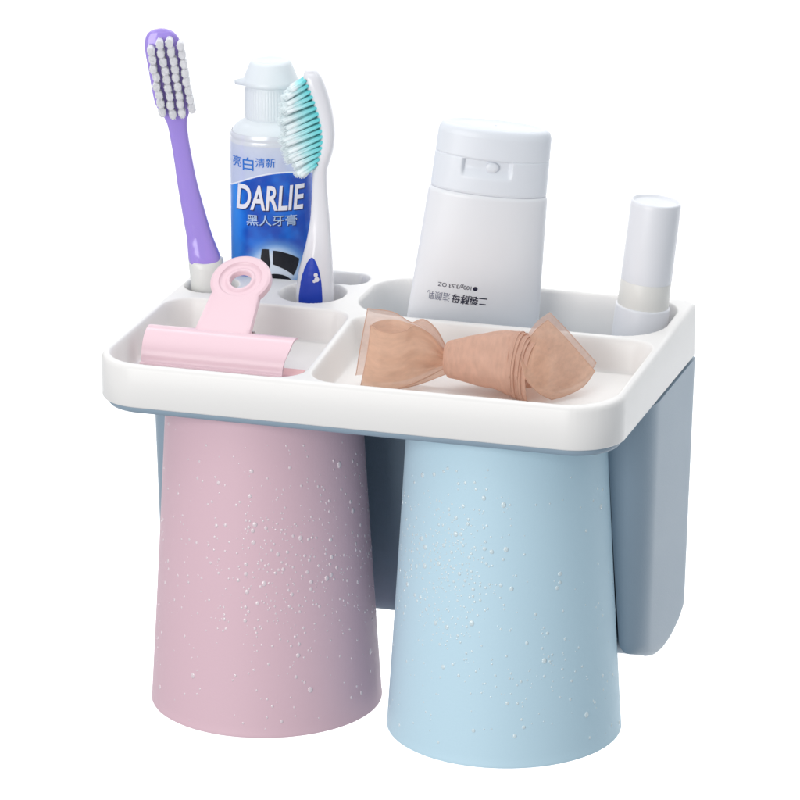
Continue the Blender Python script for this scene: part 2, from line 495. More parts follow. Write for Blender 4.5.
# printed sky-blue glow of the emblem and a paler band low on the label
ex = MN('MULTIPLY', MN('SUBTRACT', X, .12), 1.0); ez = MN('MULTIPLY', MN('SUBTRACT', Z, .55), 1.05)
dist = MN('SQRT', MN('ADD', MN('MULTIPLY', ex, ex), MN('MULTIPLY', ez, ez)), 0)
colr = mixc(smask(dist, 1.25, .55), deep, (.22, .50, .86))
colr = mixc(smask(dist, .95, .45), colr, (.72, .80, .90))
colr = mixc(smask(X, -.75, -1.25), colr, (.02, .26, .82))
silver = mixc(smask(Z, 4.3, 4.9), (.60, .67, .86), (.66, .71, .84))
colr = mixc(smask(dz, -.02, -.0), colr, (.80, .84, .92))
colr = mixc(smask(dz, .035, .055), colr, silver)
colr = mixc(smask(Z, 4.80, 4.84), colr, (.74, .77, .82))
nt.links.new(colr, b.inputs['Base Color'])
mt = smask(dz, .035, .055); nt.links.new(MN('MULTIPLY', mt, .12), b.inputs['Metallic'])
# slight dents of a filled tube
nb = nt.nodes.new('ShaderNodeTexNoise'); nb.inputs['Scale'].default_value = 90; nt.links.new(tc.outputs['Object'], nb.inputs['Vector'])
bp = nt.nodes.new('ShaderNodeBump'); bp.inputs['Strength'].default_value = .5; bp.inputs['Distance'].default_value = .0012
nt.links.new(nb.outputs['Fac'], bp.inputs['Height']); nt.links.new(bp.outputs['Normal'], b.inputs['Normal'])
bmesh.ops.recalc_face_normals(bm, faces=bm.faces[:])
new_obj('tube_body', bm, m, tp)
# shoulder
bm = ell_loft([(1.29, 1.17, 5.15), (1.22, 1.12, 5.27), (1.05, 1.0, 5.42), (.90, .88, 5.50), (.86, .86, 5.56), (.5, .5, 5.57)], cap1=True)
new_obj('shoulder', bm, M['capwhite'], tp)
# ribbed collar of the cap
bm = bmesh.new(); n = 216
def rib(i): return .012 * (1 if (i // 2) % 2 else -.3)
rings = []
for z, k, r in ((5.55, 0, .83), (5.60, 0, .85), (5.66, 1, .85), (6.52, 1, .83), (6.58, 0, .82), (6.70, 0, .82)):
    rings.append([((r + k * rib(i)) * math.cos(2 * PI * i / n), (r + k * rib(i)) * math.sin(2 * PI * i / n), z) for i in range(n)])
loft(rings, True, True, True, bm)
cap = new_obj('cap', bm, M['capwhite'], tp, auto=45)
bm = lathe([(.80, 6.66), (.90, 6.67), (.93, 6.70), (.93, 6.80), (.90, 6.86), (.86, 6.95), (.70, 7.36), (.65, 7.44), (.56, 7.475), (.50, 7.46), (.42, 7.43), (.01, 7.42)], 96)
# thumb lip at the left
for v in bm.verts:
    a = math.atan2(v.co.y, v.co.x)
    da = abs((a - PI + PI) % (2 * PI) - PI)
    if 6.66 < v.co.z < 6.84 and v.co.xy.length > .85:
        k = sstep(1 - da / .38) * .26; rr = v.co.xy.length
        v.co.x *= (rr + k) / rr; v.co.y *= (rr + k) / rr; v.co.z += k * .0
bmesh.ops.recalc_face_normals(bm, faces=bm.faces[:])
new_obj('lid', bm, M['capwhite'], cap)
# artwork
def put(name, bm, m, off=.012): return new_obj(name, print_on(bm, tp_rx, tp_ry, off), m, tp, smooth=True)
put('lettering', merge(fit_text(text_bm('DARLIE', .022), -1.12, 1.06, 2.58, 3.46, shear=.07), fit_text(text_bm('黑人牙膏', .012), -.79, .87, 2.04, 2.43)), M['ink_shadow'], .008)
put('lettering', fit_text(text_bm('DARLIE', .022), -1.15, 1.03, 2.62, 3.50, shear=.07), M['ink_white'], .016)
put('lettering', fit_text(text_bm('黑人牙膏', .006), -.82, .84, 2.07, 2.46), M['ink_pale'], .016)
put('lettering', merge(fit_text(text_bm('亮', .006), -1.25, -.97, 4.06, 4.44), merge(fit_text(text_bm('白', .01), -.92, -.56, 3.99, 4.44), fit_text(text_bm('清新', .006), -.50, .16, 4.13, 4.45))), M['ink_blue'], .014)
em = poly_bm([(-.38, .0), (-.39, .5), (-.37, .95), (-.33, 1.24), (-.22, 1.25), (-.1, 1.24), (-.09, 1.0), (-.07, .72), (-.09, .5), (-.12, .3), (-.2, .1)])
em = merge(em, poly_bm([(.03, .70), (.03, 1.20), (.18, 1.18), (.36, 1.135), (.54, 1.07), (.72, .985), (.90, .88), (.87, .72), (.82, .56), (.77, .42), (.70, .30), (.58, .41), (.45, .50), (.30, .585), (.16, .65)]))
em = merge(em, poly_bm([(-.08, .36), (.06, .375), (.2, .365), (.34, .335), (.46, .285), (.56, .22), (.64, .14), (.5, .0), (-.08, .0)]))
put('emblem', em, M['ink_black'], .014)

# ------------------------------------------------------------------ purple toothbrush
pb = thing('toothbrush', 'translucent purple toothbrush with white bristles and a frosted foot, far left', 'toothbrush', (-7.50, 8.33, -2.0), (0, 0, AZ))
ZO = 2.0
def bx(u, v): return ((u - 207.5) / 30.4, (290. - v) / 29.5 + ZO)
prof = [(276, 206.5, 9, .36), (268, 205.5, 13.0, .40), (258, 205, 16.2, .44), (245, 202.5, 14.6, .40), (235, 200.3, 13.2, .36), (220, 196.8, 12.2, .33), (200, 192.6, 11.0, .29), (180, 188.6, 10.0, .26),
        (160, 185.5, 9.3, .24), (140, 182.3, 9.2, .22), (128, 180.6, 9.6, .21), (120, 179.3, 11.0, .20), (113, 178.0, 14.2, .20), (106, 176.8, 17.4, .20), (98, 175.6, 18.6, .20),
        (85, 173.7, 18.9, .20), (70, 171.4, 18.9, .20), (56, 169.0, 18.9, .20), (48, 167.8, 18.3, .20), (41, 166.8, 16.6, .19), (36, 166.2, 13.6, .18), (33, 165.9, 9.6, .15), (31.4, 165.7, 4.5, .10), (31, 165.7, .6, .04)]
cen = catmull([(bx(c, v)[0], bx(c, v)[1], w / 30.4) for v, c, w, t in prof], 150)
ths = catmull([(bx(c, v)[1], t, 0) for v, c, w, t in prof], 150)
rings = []
for i, p in enumerate(cen):
    t = min(ths, key=lambda q: abs(q.x - p.y)).y
    w = max(p.z, .01); ring = []
    for k in range(36):
        a = 2 * PI * k / 36; e = .72
        ca, sa = math.cos(a), math.sin(a)
        ring.append((p.x + w * math.copysign(abs(ca) ** e, ca), t * math.copysign(abs(sa) ** e, sa), p.y))
    rings.append(ring)
bm = loft(rings, True, True, True)
bmesh.ops.recalc_face_normals(bm, faces=bm.faces[:])
new_obj('handle', bm, M['purple'], pb)
rings = []
for z, w, t, cx in ((0, .40, .36, .08), (.08, .50, .46, .08), (1.0, .53, .48, .06), (2.2, .56, .50, .01), (2.8, .575, .51, -.04), (2.99, .57, .50, -.06), (3.02, .54, .47, -.06), (3.02, .42, .36, -.06)):
    rings.append([(cx + w * math.cos(2 * PI * k / 48), t * math.sin(2 * PI * k / 48) , z + (.12 * math.cos(2 * PI * k / 48) ** 2 if z > 2.6 else 0)) for k in range(48)])
bm = loft(rings, True, True, True)
bmesh.ops.recalc_face_normals(bm, faces=bm.faces[:])
new_obj('foot_grip', bm, M['rubber'], pb)
def tuft(bm, p, d, length, rad, n, splay, thick, rnd, col=None, st=None):
    def stretch(o): return o + st * (o.dot(st)) * .38 if st else o
    d = d.normalized(); a = d.cross(Vector((0, 0, 1))).normalized(); b = d.cross(a)
    lay = bm.verts.layers.float_color.get('tint') if col else None
    prev = None                                  # dense heart of the tuft
    for t, q in ((0, .9), (.6, .9 + (splay - 1) * .5), (.95, .92 * splay), (.995, .74 * splay), (1.0, .15)):
        ring = [bm.verts.new(p + d * length * t * .91 + stretch(a * math.cos(w) + b * math.sin(w)) * rad * q) for w in [2 * PI * i / 10 for i in range(10)]]
        if lay:
            for v in ring: v[lay] = (t, t, t, 1)
        if prev:
            for i in range(10): bm.faces.new((prev[i], prev[(i + 1) % 10], ring[(i + 1) % 10], ring[i]))
        prev = ring
    bm.faces.new(prev)
    for k in range(n):
        rr = math.sqrt((k + .5) / n); an = k * 2.39996
        o = stretch(a * math.cos(an) + b * math.sin(an)) * rr
        s = p + o * rad; e = p + d * length * rnd.uniform(.95, 1.03) + o * rad * splay + a * rnd.uniform(-.01, .01) + b * rnd.uniform(-.01, .01)
        ax = (e - s).normalized(); c = ax.cross(Vector((0, 0, 1))).normalized(); f = ax.cross(c)
        prev = None
        for t, q in ((0, 1), (.55, 1), (.93, .95), (1, .45)):
            ring = [bm.verts.new(s.lerp(e, t) + (c * math.cos(w) + f * math.sin(w)) * thick * q) for w in (0, PI / 2, PI, 1.5 * PI)]
            if lay:
                for v in ring: v[lay] = (t, t, t, 1)
            if prev:
                for i in range(4): bm.faces.new((prev[i], prev[(i + 1) % 4], ring[(i + 1) % 4], ring[i]))
            prev = ring
        bm.faces.new(prev)
rnd = random.Random(11); bm = bmesh.new()
ax = Vector((bx(178, 112)[0] - bx(167, 42)[0], 0, bx(178, 112)[1] - bx(167, 42)[1])); ax.normalize(); sd = Vector((-ax.z, 0, ax.x))
top = Vector((bx(169.5, 44)[0], 0, bx(169.5, 44)[1]))
for c in range(4):
    rows = 9 if c in (1, 2) else 8
    for r in range(rows):
        s = (r + (0 if c in (1, 2) else .5)) * .292 + (.06 if c in (1, 2) else .08)
        p = top + ax * s + sd * ((1.5 - c) * .325)
        p = Vector((p.x, -.17, p.z + .12))
        tuft(bm, p, Vector((.05 + rnd.uniform(-.07, .07), -1, -.04 + rnd.uniform(-.08, .08))), .46, .112, 70, 1.12, .0125, rnd, None, ax)
new_obj('bristles', bm, M['bristle'], pb)

# ------------------------------------------------------------------ white and teal toothbrush
wb = thing('toothbrush', 'white toothbrush with teal bristles and a cobalt thumb grip, in front of the toothpaste', 'toothbrush', (-3.87, 8.42, -2.0), (0, 0, AZ))
def wx(u, v): return ((u - 313.3) / 30.6, (299. - v) / 29.7 + 2.0)
# (v, left, right, half thickness)
prof = [(352, 302, 330, .30), (340, 299, 333, .38), (300, 296.5, 334.5, .42), (285, 297, 334.3, .42), (270, 299.5, 334, .40), (255, 303.5, 333.3, .36), (240, 307.3, 332.4, .32), (222, 310.7, 331.2, .29), (205, 312.3, 329.8, .27),
        (190, 313.0, 328.8, .27), (178, 313.5, 328.4, .29), (168, 314.2, 329.2, .33), (158, 316.2, 332.5, .38), (148, 319.5, 335.3, .42), (136, 321.0, 336.7, .44), (122, 319.5, 336.0, .45), (108, 315.8, 333.6, .45),
        (96, 311.2, 330.4, .44), (86, 307.2, 326.9, .42), (79, 305.3, 323.8, .38), (74, 306.3, 320.2, .30), (71.5, 308.5, 316.8, .2), (70.6, 311.5, 313.5, .08)]
A = catmull([(wx(l, v)[0], wx(r, v)[0], wx(l, v)[1]) for v, l, r, t in prof], 150)
T = catmull([(wx(l, v)[1], t, 0) for v, l, r, t in prof], 150)
rings = []
for p in A:
    t = min(T, key=lambda q: abs(q.x - p.z)).y; c, w = (p.x + p.y) / 2, max(.01, (p.y - p.x) / 2)
    rings.append([(c + w * math.copysign(abs(math.cos(a)) ** .8, math.cos(a)), t * math.copysign(abs(math.sin(a)) ** .8, math.sin(a)), p.z) for a in [2 * PI * k / 36 for k in range(36)]])
bm = loft(rings, True, True, True); bmesh.ops.recalc_face_normals(bm, faces=bm.faces[:])
new_obj('handle', bm, M['brushwhite'], wb)
# thumb grip: a raised drop-shaped pad on the front of the handle
def wy(z, x):
    p = min(A, key=lambda q: abs(q.z - z)); t = min(T, key=lambda q: abs(q.x - z)).y
    c, w = (p.x + p.y) / 2, (p.y - p.x) / 2
    q = min(.97, abs((x - c) / w)); return -t * (1 - q ** 2.5) ** .4
gl = [(345, 298.5, 322), (302, 298.3, 323.8), (290, 299.0, 323.6), (278, 301, 322.6), (268, 304, 320.6), (260, 307.6, 317.6), (256, 310.4, 315.2), (254.6, 312.4, 313.3)]
G = catmull([(wx(l, v)[0], wx(r, v)[0], wx(l, v)[1]) for v, l, r in gl], 60)
bm = bmesh.new(); rings = []
for p in G:
    ring = []
    for k in range(17):
        s = k / 16; x = p.x + (p.y - p.x) * s; q = 1 - (2 * s - 1) ** 6
        ring.append((x, wy(p.z, x) - .035 * q + .01, p.z))
    rings.append(ring)
loft(rings, False, bm=bm)
pad = new_obj('thumb_grip', bm, M['gripblue'], wb)
bm = bmesh.new()
for (u, v, r) in ((316.6, 271.2, 2.0), (317.6, 275.6, 2.4), (315.0, 277.4, 1.5)):
    x, z = wx(u, v); k = [bm.verts.new((x + r / 30 * math.cos(a), wy(z, x) - .05, z + r / 30 * math.sin(a) * 1.1)) for a in [2 * PI * i / 20 for i in range(20)]]
    f = bm.faces.new(k)
    for q in k: q.co.y -= r * .002
new_obj('emblem', bm, M['ink_white'], pad)
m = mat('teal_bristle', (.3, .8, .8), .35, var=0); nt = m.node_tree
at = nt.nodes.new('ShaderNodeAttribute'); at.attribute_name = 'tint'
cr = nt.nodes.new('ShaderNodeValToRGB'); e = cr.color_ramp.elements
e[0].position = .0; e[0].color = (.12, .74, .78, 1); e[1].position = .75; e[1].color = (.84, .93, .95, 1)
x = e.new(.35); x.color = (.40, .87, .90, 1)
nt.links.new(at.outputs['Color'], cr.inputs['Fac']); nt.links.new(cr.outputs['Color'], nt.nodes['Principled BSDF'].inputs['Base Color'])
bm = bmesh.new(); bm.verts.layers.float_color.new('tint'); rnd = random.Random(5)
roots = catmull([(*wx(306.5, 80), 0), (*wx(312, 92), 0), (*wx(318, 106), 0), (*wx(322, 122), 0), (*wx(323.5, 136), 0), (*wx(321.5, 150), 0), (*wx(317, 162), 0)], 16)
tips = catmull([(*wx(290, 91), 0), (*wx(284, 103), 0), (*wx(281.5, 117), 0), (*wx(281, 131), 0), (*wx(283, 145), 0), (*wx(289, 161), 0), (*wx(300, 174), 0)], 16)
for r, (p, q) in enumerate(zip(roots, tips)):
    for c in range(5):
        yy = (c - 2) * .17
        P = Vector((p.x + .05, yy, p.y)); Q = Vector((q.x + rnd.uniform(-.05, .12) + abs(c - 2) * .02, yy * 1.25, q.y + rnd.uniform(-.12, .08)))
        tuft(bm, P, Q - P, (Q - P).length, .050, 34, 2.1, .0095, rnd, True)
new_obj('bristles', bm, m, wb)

# ------------------------------------------------------------------ flip-top lotion tube (upside-down lettering)
TL = 6.2 * PI / 180
ft = thing('lotion_tube', 'white squeeze tube with a broad flip cap, leaning in the deep rear compartment', 'squeeze tube', (1.49, 8.87, 0), (0, TL, AZ))
ft.rotation_euler = (Matrix.Rotation(AZ, 3, 'Z') @ Matrix.Rotation(TL, 3, 'Y')).to_euler()
def ft_rx(z): return 2.12 - .20 * (z / 3.9)
def ft_ry(z): return .16 + (.80 - .16) * sstep((z + 2.9) / 5.6) + .08 * sstep(z / 4)
pr = [(2.2, .05, -2.7)]
for i in range(50):
    z = -2.6 + (3.84 + 2.6) * i / 49; pr.append((min(2.22, ft_rx(z)), ft_ry(z), z))
pr += [(1.92, .88, 3.90), (1.90, .865, 3.95), (1.865, .84, 3.99), (1.81, .80, 4.015), (1.6, .7, 4.02)]
bm = ell_loft(pr, cap0=True, cap1=True); bmesh.ops.recalc_face_normals(bm, faces=bm.faces[:])
new_obj('tube_body', bm, M['tubewhite'], ft, auto=60)
pr = [(1.6, .7, 4.01), (1.84, .83, 4.015), (1.865, .85, 4.04), (1.87, .86, 4.10)]
for i in range(90):
    z = 4.12 + (5.88 - 4.12) * i / 89
    gq = .022 * (math.exp(-((z - 5.17) / .018) ** 2))
    pr.append((1.87 - .03 * (z - 4.1) - gq, .86 - gq, z))
pr += [(1.79, .84, 5.98), (1.765, .82, 6.05), (1.72, .785, 6.11), (1.655, .735, 6.15), (1.57, .68, 6.165), (1.50, .63, 6.16), (1.44, .59, 6.14), (.6, .3, 6.13), (.02, .02, 6.13)]
bm = ell_loft(pr, n=256)
for v in bm.verts:           # thumb recess on the front
    if v.co.y < 0 and 4.3 < v.co.z < 5.5:
        kx = sstep((v.co.x + .98) / .12) * sstep((.66 - v.co.x) / .12)
        kz = sstep((5.16 - v.co.z) / .04) * sstep((v.co.z - 4.50) / .40)
        v.co.y += .16 * kx * kz
bmesh.ops.recalc_face_normals(bm, faces=bm.faces[:])
new_obj('flip_cap', bm, M['capgloss'], ft, auto=45)
# moulded press tab in the recess
bm = bmesh.new()
for sx in range(1):
    rings = []
    for k, s in ((0, 1), (.05, 1), (.085, .8), (.09, .3)):
        rings.append([(-.0 + .22 * s * math.cos(a), -.70 - k, 4.93 + .17 * s * math.sin(a)) for a in [2 * PI * i / 32 for i in range(32)]])
    loft(rings, True, False, True, bm)
bmesh.ops.recalc_face_normals(bm, faces=bm.faces[:])
new_obj('press_tab', bm, M['capgloss'], ft)
def pft(name, bm, m): return new_obj(name, print_on(bm, ft_rx, ft_ry, .012), m, ft)
pft('lettering', fit_text(text_bm('二裂酵母', .012), -.78, .35, .28, .60, rot180=True), M['ink_navy'])
pft('lettering', fit_text(text_bm('洁颜乳', 0.0), -1.58, -.85, .30, .60, rot180=True), M['ink_grey'])
pft('lettering', fit_text(text_bm('●100g/3.53 OZ', .0), -1.28, .0, .79, .98, rot180=True), M['ink_navy'])

# ------------------------------------------------------------------ lip balm
lb = thing('lip_balm', 'slim white lip balm with a cream barrel, far right in the deep compartment', 'lip balm', (6.93, 9.35, 0))
lb.rotation_euler = (Matrix.Rotation(AZ, 3, 'Z') @ Matrix.Rotation(6.0 * PI / 180, 3, 'Y')).to_euler()
bm = lathe([(.01, 3.87), (.50, 3.88), (.67, 3.885), (.70, 3.90), (.725, 3.95), (.755, 3.965), (.785, 3.95), (.80, 3.91), (.805, 3.8), (.82, 1.36), (.815, 1.335), (.80, 1.33)], 96)
bmesh.ops.recalc_face_normals(bm, faces=bm.faces[:])
new_obj('cap', bm, M['lipwhite'], lb, auto=50)
bm = lathe([(.795, 1.36), (.81, 1.32), (.815, 1.3), (.825, .52), (.82, .49), (.6, .48)], 96)
bmesh.ops.recalc_face_normals(bm, faces=bm.faces[:])
new_obj('barrel', bm, M['cream'], lb, auto=50)
bm = lathe([(.5, .50), (.84, .50), (.865, .48), (.875, .43), (.885, -1.5), (.88, -2.8), (.01, -2.8)], 96)
bmesh.ops.recalc_face_normals(bm, faces=bm.faces[:])
new_obj('twist_base', bm, M['lipwhite'], lb, auto=50)

# ------------------------------------------------------------------ pink bulldog clip
cl = thing('bulldog_clip', 'pink bulldog clip with a round holed handle lying in the left front tray', 'clip', (-4.95, 3.05, -.84))
def jaw(name, sgn, x0, x1, m, scale=1.0):
    # profile in (y, z): from the hinge at the back over the barrel to the flared lip in front
    pf = [(.52, .02), (.60, .14), (.58, .30), (.46, .44), (.26, .535), (.02, .58), (-.22, .57), (-.44, .49), (-.60, .35), (-.68, .19), (-.70, .06), (-.74, -.04), (-.82, -.085), (-.90, -.085)]
    pf = pf[4:] if sgn > 0 else pf[4:]
    pts = catmull([(0, y, z) for y, z in pf], 60)
    th = .06; bm = bmesh.new(); rings = []
    L = len(pts)
    inner = []
    for i, p in enumerate(pts):
        t = (pts[min(i + 1, L - 1)] - pts[max(i - 1, 0)]).normalized(); nrm = Vector((0, t.z, -t.y)) * th
        inner.append(p + nrm * 1)
    sec = pts + list(reversed(inner))
    n = 48
    for k in range(n + 1):
        s = k / n; ring = []
        for i, q in enumerate(sec):
            f = i / (L - 1) if i < L else (2 * L - 1 - i) / (L - 1)     # 0 hinge .. 1 lip
            # ends cut slightly inward towards the lip, with a notch at the waist
            e = .10 * sstep((f - .35) / .5) + .03 * math.sin(f * PI)
            a, b = x0 + e * .6, x1 - e * 1.6
            ring.append((a + (b - a) * s, q.y, .0 + sgn * q.z))
        rings.append(ring)
    loft(rings, True, True, True, bm)
    bmesh.ops.recalc_face_normals(bm, faces=bm.faces[:])
    for v in bm.verts:
        q = sstep((.2 - v.co.y) / 1.0)
        v.co.z = v.co.z + .50 - .30 * q if sgn > 0 else v.co.z * scale * (1 - .65 * q) + .50 - .45 * q
    return new_obj(name, bm, m, cl, auto=40)
jaw('jaw', 1, -2.62, 2.34, M['clip'])
lo = jaw('jaw', -1, -2.55, 2.56, M['salmon'], .82); lo['label'] = 'darker salmon lower jaw'
# handle arm: a plate rising backwards with a pressed ring
ARM = 34 * PI / 180
def arm_pt(x, t, h):      # t along the arm, h out of its face
    return Vector((x - .15, .10 + t * math.cos(ARM) - h * math.sin(ARM), 1.0 + t * math.sin(ARM) + h * math.cos(ARM)))
TC, RD, RH = 2.22, .99, .35
NA = 144
def outline(a):
    """outer edge of the plate seen from its centre, a = angle, 0 = +x, towards +t"""
    c, s = math.cos(a), math.sin(a)
    if s > -.55: return RD
    # neck below the disc
    hw = .76
    r_side = hw / (abs(c) + .075 * s) if abs(c) + .075 * s > 1e-2 else 99
    r_bot = (TC + .12) / (-s)
    r = min(r_side, r_bot)
    k = sstep((-.55 - s) / .12)
    return RD * (1 - k) + max(RD * .0, r) * k if r > RD * .8 else r
def face_h(r):
    # pressed ring: raised outer band, groove, raised hub edge
    h = .0
    h += .075 * sstep((r - .66) / .05)
    h -= .0
    h += .055 * sstep((.50 - r) / .05) * 1
    return h
rows = []
radii = [RH, RH + .02, .42, .47, .50, .53, .58, .64, .68, .71, .75, .80, .86, .92]
rings = []
def plate_ring(r, h, frac=None):
    out = []
    for i in range(NA):
        a = 2 * PI * i / NA
        rr = r if frac is None else .92 + (outline(a) - .92) * frac
        x, t = rr * math.cos(a), TC + rr * math.sin(a)
        hh = h
        out.append(arm_pt(x, t, hh))
    return out
T0 = .085
for r in radii: rings.append(plate_ring(r, T0 + face_h(r) - (.02 if r == RH else 0)))
rings.append(plate_ring(0, T0 + .05, .35))
rings.append(plate_ring(0, T0 + .045, .75)); rings.append(plate_ring(0, T0 + .02, .95)); rings.append(plate_ring(0, T0 - .03, 1.0))
rings.append(plate_ring(0, -T0, 1.0)); rings.append(plate_ring(0, -T0, .5))
for r in reversed(radii): rings.append(plate_ring(r, -T0))
rings.append(rings[0])
bm = loft(rings, True); bmesh.ops.remove_doubles(bm, verts=bm.verts[:], dist=.0005)
bmesh.ops.recalc_face_normals(bm, faces=bm.faces[:])
new_obj('handle', bm, M['clip'], cl, auto=50)
# lower handle plate, folded back flat under the upper one
bm = bmesh.new()
loft([[Vector((x, y, .42 - k)) for x, y in rrect(-.8, .8, .4, 1.5, .3, 6)] for k in (0, .1)], True, True, True, bm)
bmesh.ops.recalc_face_normals(bm, faces=bm.faces[:])
new_obj('rear_handle', bm, M['salmon'], cl, auto=40)
bm = bmesh.new()
tube_path([Vector((-1.02, .52, 1.0)), Vector((.80, .52, 1.0))], .075, 20, bm)
pin = new_obj('pivot_pin', bm, M['steel'], cl, auto=40)

# ------------------------------------------------------------------ organza ribbon bow
rb = thing('ribbon_bow', 'peach organza ribbon bow lying in the right front tray', 'ribbon', (3.0, 3.8, -.88), (0, 0, AZ))
def B(u, v, d): return Vector(((u - 473.6) / 32.2, d, (384.8 - v - 9.6 * d) / 31.1 + .0))
def coons(c0, c1, d0, d1, nu=46, nv=46, bulge=None, wrinkle=.02, seed=0):
    """c0,c1: bottom/top curves (left to right); d0,d1: left/right curves (bottom to top)"""
    c0, c1 = catmull([B(*p) for p in c0], nu), catmull([B(*p) for p in c1], nu)
    d0, d1 = catmull([B(*p) for p in d0], nv), catmull([B(*p) for p in d1], nv)
    G = []
    for j in range(nv):
        v = j / (nv - 1); row = []
        for i in range(nu):
            u = i / (nu - 1)
            p = (1 - v) * c0[i] + v * c1[i] + (1 - u) * d0[j] + u * d1[j] - ((1 - u) * (1 - v) * c0[0] + u * (1 - v) * c0[-1] + (1 - u) * v * c1[0] + u * v * c1[-1])
            if bulge: p = p + bulge(u, v)
            w = noise.noise(Vector((u * 3 + seed, v * 5, seed * 1.7))) * wrinkle * 4 * min(1, 8 * u * (1 - u)) * min(1, 8 * v * (1 - v))
            p = p + Vector((0, -w, w * .3)); p.z = max(p.z, .02)
            row.append(p)
        G.append(row)
    return G
def cloth(name, grids, m, parent, hems=(), uvs=1.0, label=None):
    bm = bmesh.new(); uvl = bm.loops.layers.uv.new('UVMap')
    for G in grids:
        V = [[bm.verts.new(p) for p in r] for r in G]
        for j in range(len(V) - 1):
            for i in range(len(V[0]) - 1):
                f = bm.faces.new((V[j][i], V[j][i + 1], V[j + 1][i + 1], V[j + 1][i]))
                for l, (a, b) in zip(f.loops, ((i, j), (i + 1, j), (i + 1, j + 1), (i, j + 1))):
                    l[uvl].uv = (a / (len(V[0]) - 1) * uvs, b / (len(V) - 1) * uvs)
    o = new_obj(name, bm, m, parent)
    if hems:
        bm = bmesh.new()
        for h in hems: tube_path(h, .012, 6, bm)
        new_obj('hem', bm, M['hem'], o)
    if label: o['label'] = label
    return o
def col_(G, i): return [r[i] for r in G]
# left loop, sheer sheet behind
Gb = coons([(355, 376, .25), (400, 372, .3), (446, 358, .0)], [(367, 308.5, .1), (392, 312, .25), (411, 322.5, .3), (424, 320, .3), (436, 331, .2), (446, 350, .0)],
           [(355, 376, .25), (360, 345, .2), (367, 308.5, .1)], [(446, 358, .0), (446, 350, .0)], seed=2, wrinkle=.012)
cloth('sheer_sheet', [Gb], M['ribbon_thin'], rb, hems=(Gb[-1], col_(Gb, 0)), label='paler see-through sheet behind the left loop')
# left loop, front sheet bulging towards the viewer, and the rolled top
fl = [(359.5, 389.5, -1.15), (364, 368, -1.0), (368, 345, -.75), (370, 325.5, -.35)]
ftp = [(370, 325.5, -.35), (378, 331, -.62), (392, 333.5, -.75), (405, 331, -.62), (413, 326.5, -.35), (426, 332, -.3), (437, 342, -.3), (446, 355, -.35)]
Gf = coons([(359.5, 389.5, -1.15), (385, 391, -1.25), (408, 386, -1.05), (428, 377, -.75), (448, 366, -.5)], ftp, fl, [(448, 366, -.5), (447, 360, -.45), (446, 355, -.35)],
           bulge=lambda u, v: Vector((0, -.30 * math.sin(PI * v) * (1 - u) ** .6 * sstep(u * 6) - .0, 0)) + Vector((0, -.17, .12)) * math.sin(v * 19 + u * 4 + 2 * math.sin(v * 5)) * sstep((u - .35) / .6) * sstep((1 - u) * 5) * math.sin(PI * v), seed=4, wrinkle=.035)
Gr = coons(ftp[:5], [(370, 325.5, -.35), (377, 321.5, -.05), (390, 319.5, .1), (404, 322, .0), (413, 326.5, -.35)], [(370, 325.5, -.35), (370, 325.2, -.33)], [(413, 326.5, -.35), (413, 326.4, -.33)], nv=16, seed=6, wrinkle=.004)
Gk = coons([(362, 384, .05), (400, 382, .1), (447, 364, -.1)], [(370, 325.5, -.3), (377, 321.5, -.05), (390, 319.5, .1), (404, 322, .0), (425, 331, .05), (446, 353, -.1)],
           [(362, 384, .05), (370, 325.5, -.3)], [(447, 364, -.1), (446, 353, -.1)], seed=8, wrinkle=.02)
cloth('left_loop', [Gf, Gk], M['ribbon'], rb, hems=(Gf[-1], Gf[0], col_(Gf, 0)))
# sheer top fold between loop and knot
Gt = coons([(411, 323, -.2), (428, 333, -.4), (446, 357, -.45)], [(411, 323, .1), (423, 319.5, .1), (436, 330, .0), (447, 351, -.1)], [(411, 323, -.2), (411, 323, .1)], [(446, 357, -.45), (447, 351, -.1)], seed=9, wrinkle=.01, nv=20)
cloth('top_fold', [Gt], M['ribbon_thin'], rb, hems=(Gt[-1],))
# under-fold
Gu = coons([(392, 390.5, -1.1), (418, 385, -.8), (449, 373, -.6)], [(392, 390, -1.2), (418, 381, -.9), (448, 366, -.5)], [(392, 390.5, -1.1), (392, 390, -1.2)], [(449, 373, -.6), (448, 366, -.5)], seed=3, wrinkle=.005, nv=10)
cloth('under_fold', [Gu], M['ribbon'], rb, hems=(Gu[0],))
# rolled centre: cone growing to the right
def ring(cu, cv, cd, rv, rd, phi, n=72, seed=0, amp=0):
    c = B(cu, cv, cd); out = []
    for k in range(n + 1):
        a = 2 * PI * k / n
        up, fw = math.cos(a), math.sin(a)           # a = 0 top, pi/2 towards the viewer
        w = 1 + amp * noise.noise(Vector((math.cos(a) * 2, math.sin(a) * 2, seed)))
        out.append(c + Vector((-math.sin(phi) * fw * rd * w, -math.cos(phi) * fw * rd * w, up * rv * w)))
    return out
cone = []
stt = [(446.5, 357.5, -.42, .20, .18, .3), (444.8, 357.8, -.42, .36, .33, .28), (445.3, 358, -.42, .48, .45, .26), (448, 358.3, -.44, .575, .54, .22), (453, 358.8, -.47, .615, .60, .20),
       (463, 359.3, -.52, .68, .70, .20), (476, 360, -.6, .77, .82, .20), (490, 361, -.68, .88, .95, .21), (503, 362.5, -.75, .97, 1.05, .23), (513, 363.5, -.8, 1.00, 1.10, .25)]
cs = catmull([Vector(s[:3]) for s in stt], 48)
for i in range(48):
    s = i / 47 * (len(stt) - 1); k = min(int(s), len(stt) - 2); f = s - k
    q = [stt[k][j] * (1 - f) + stt[k + 1][j] * f for j in range(6)]
    cone.append(ring(q[0], q[1], q[2], q[3], q[4], q[5], seed=i * .09, amp=.10))
cn = cloth('rolled_knot', [cone], M['ribbon_rose'], rb, uvs=1.6)
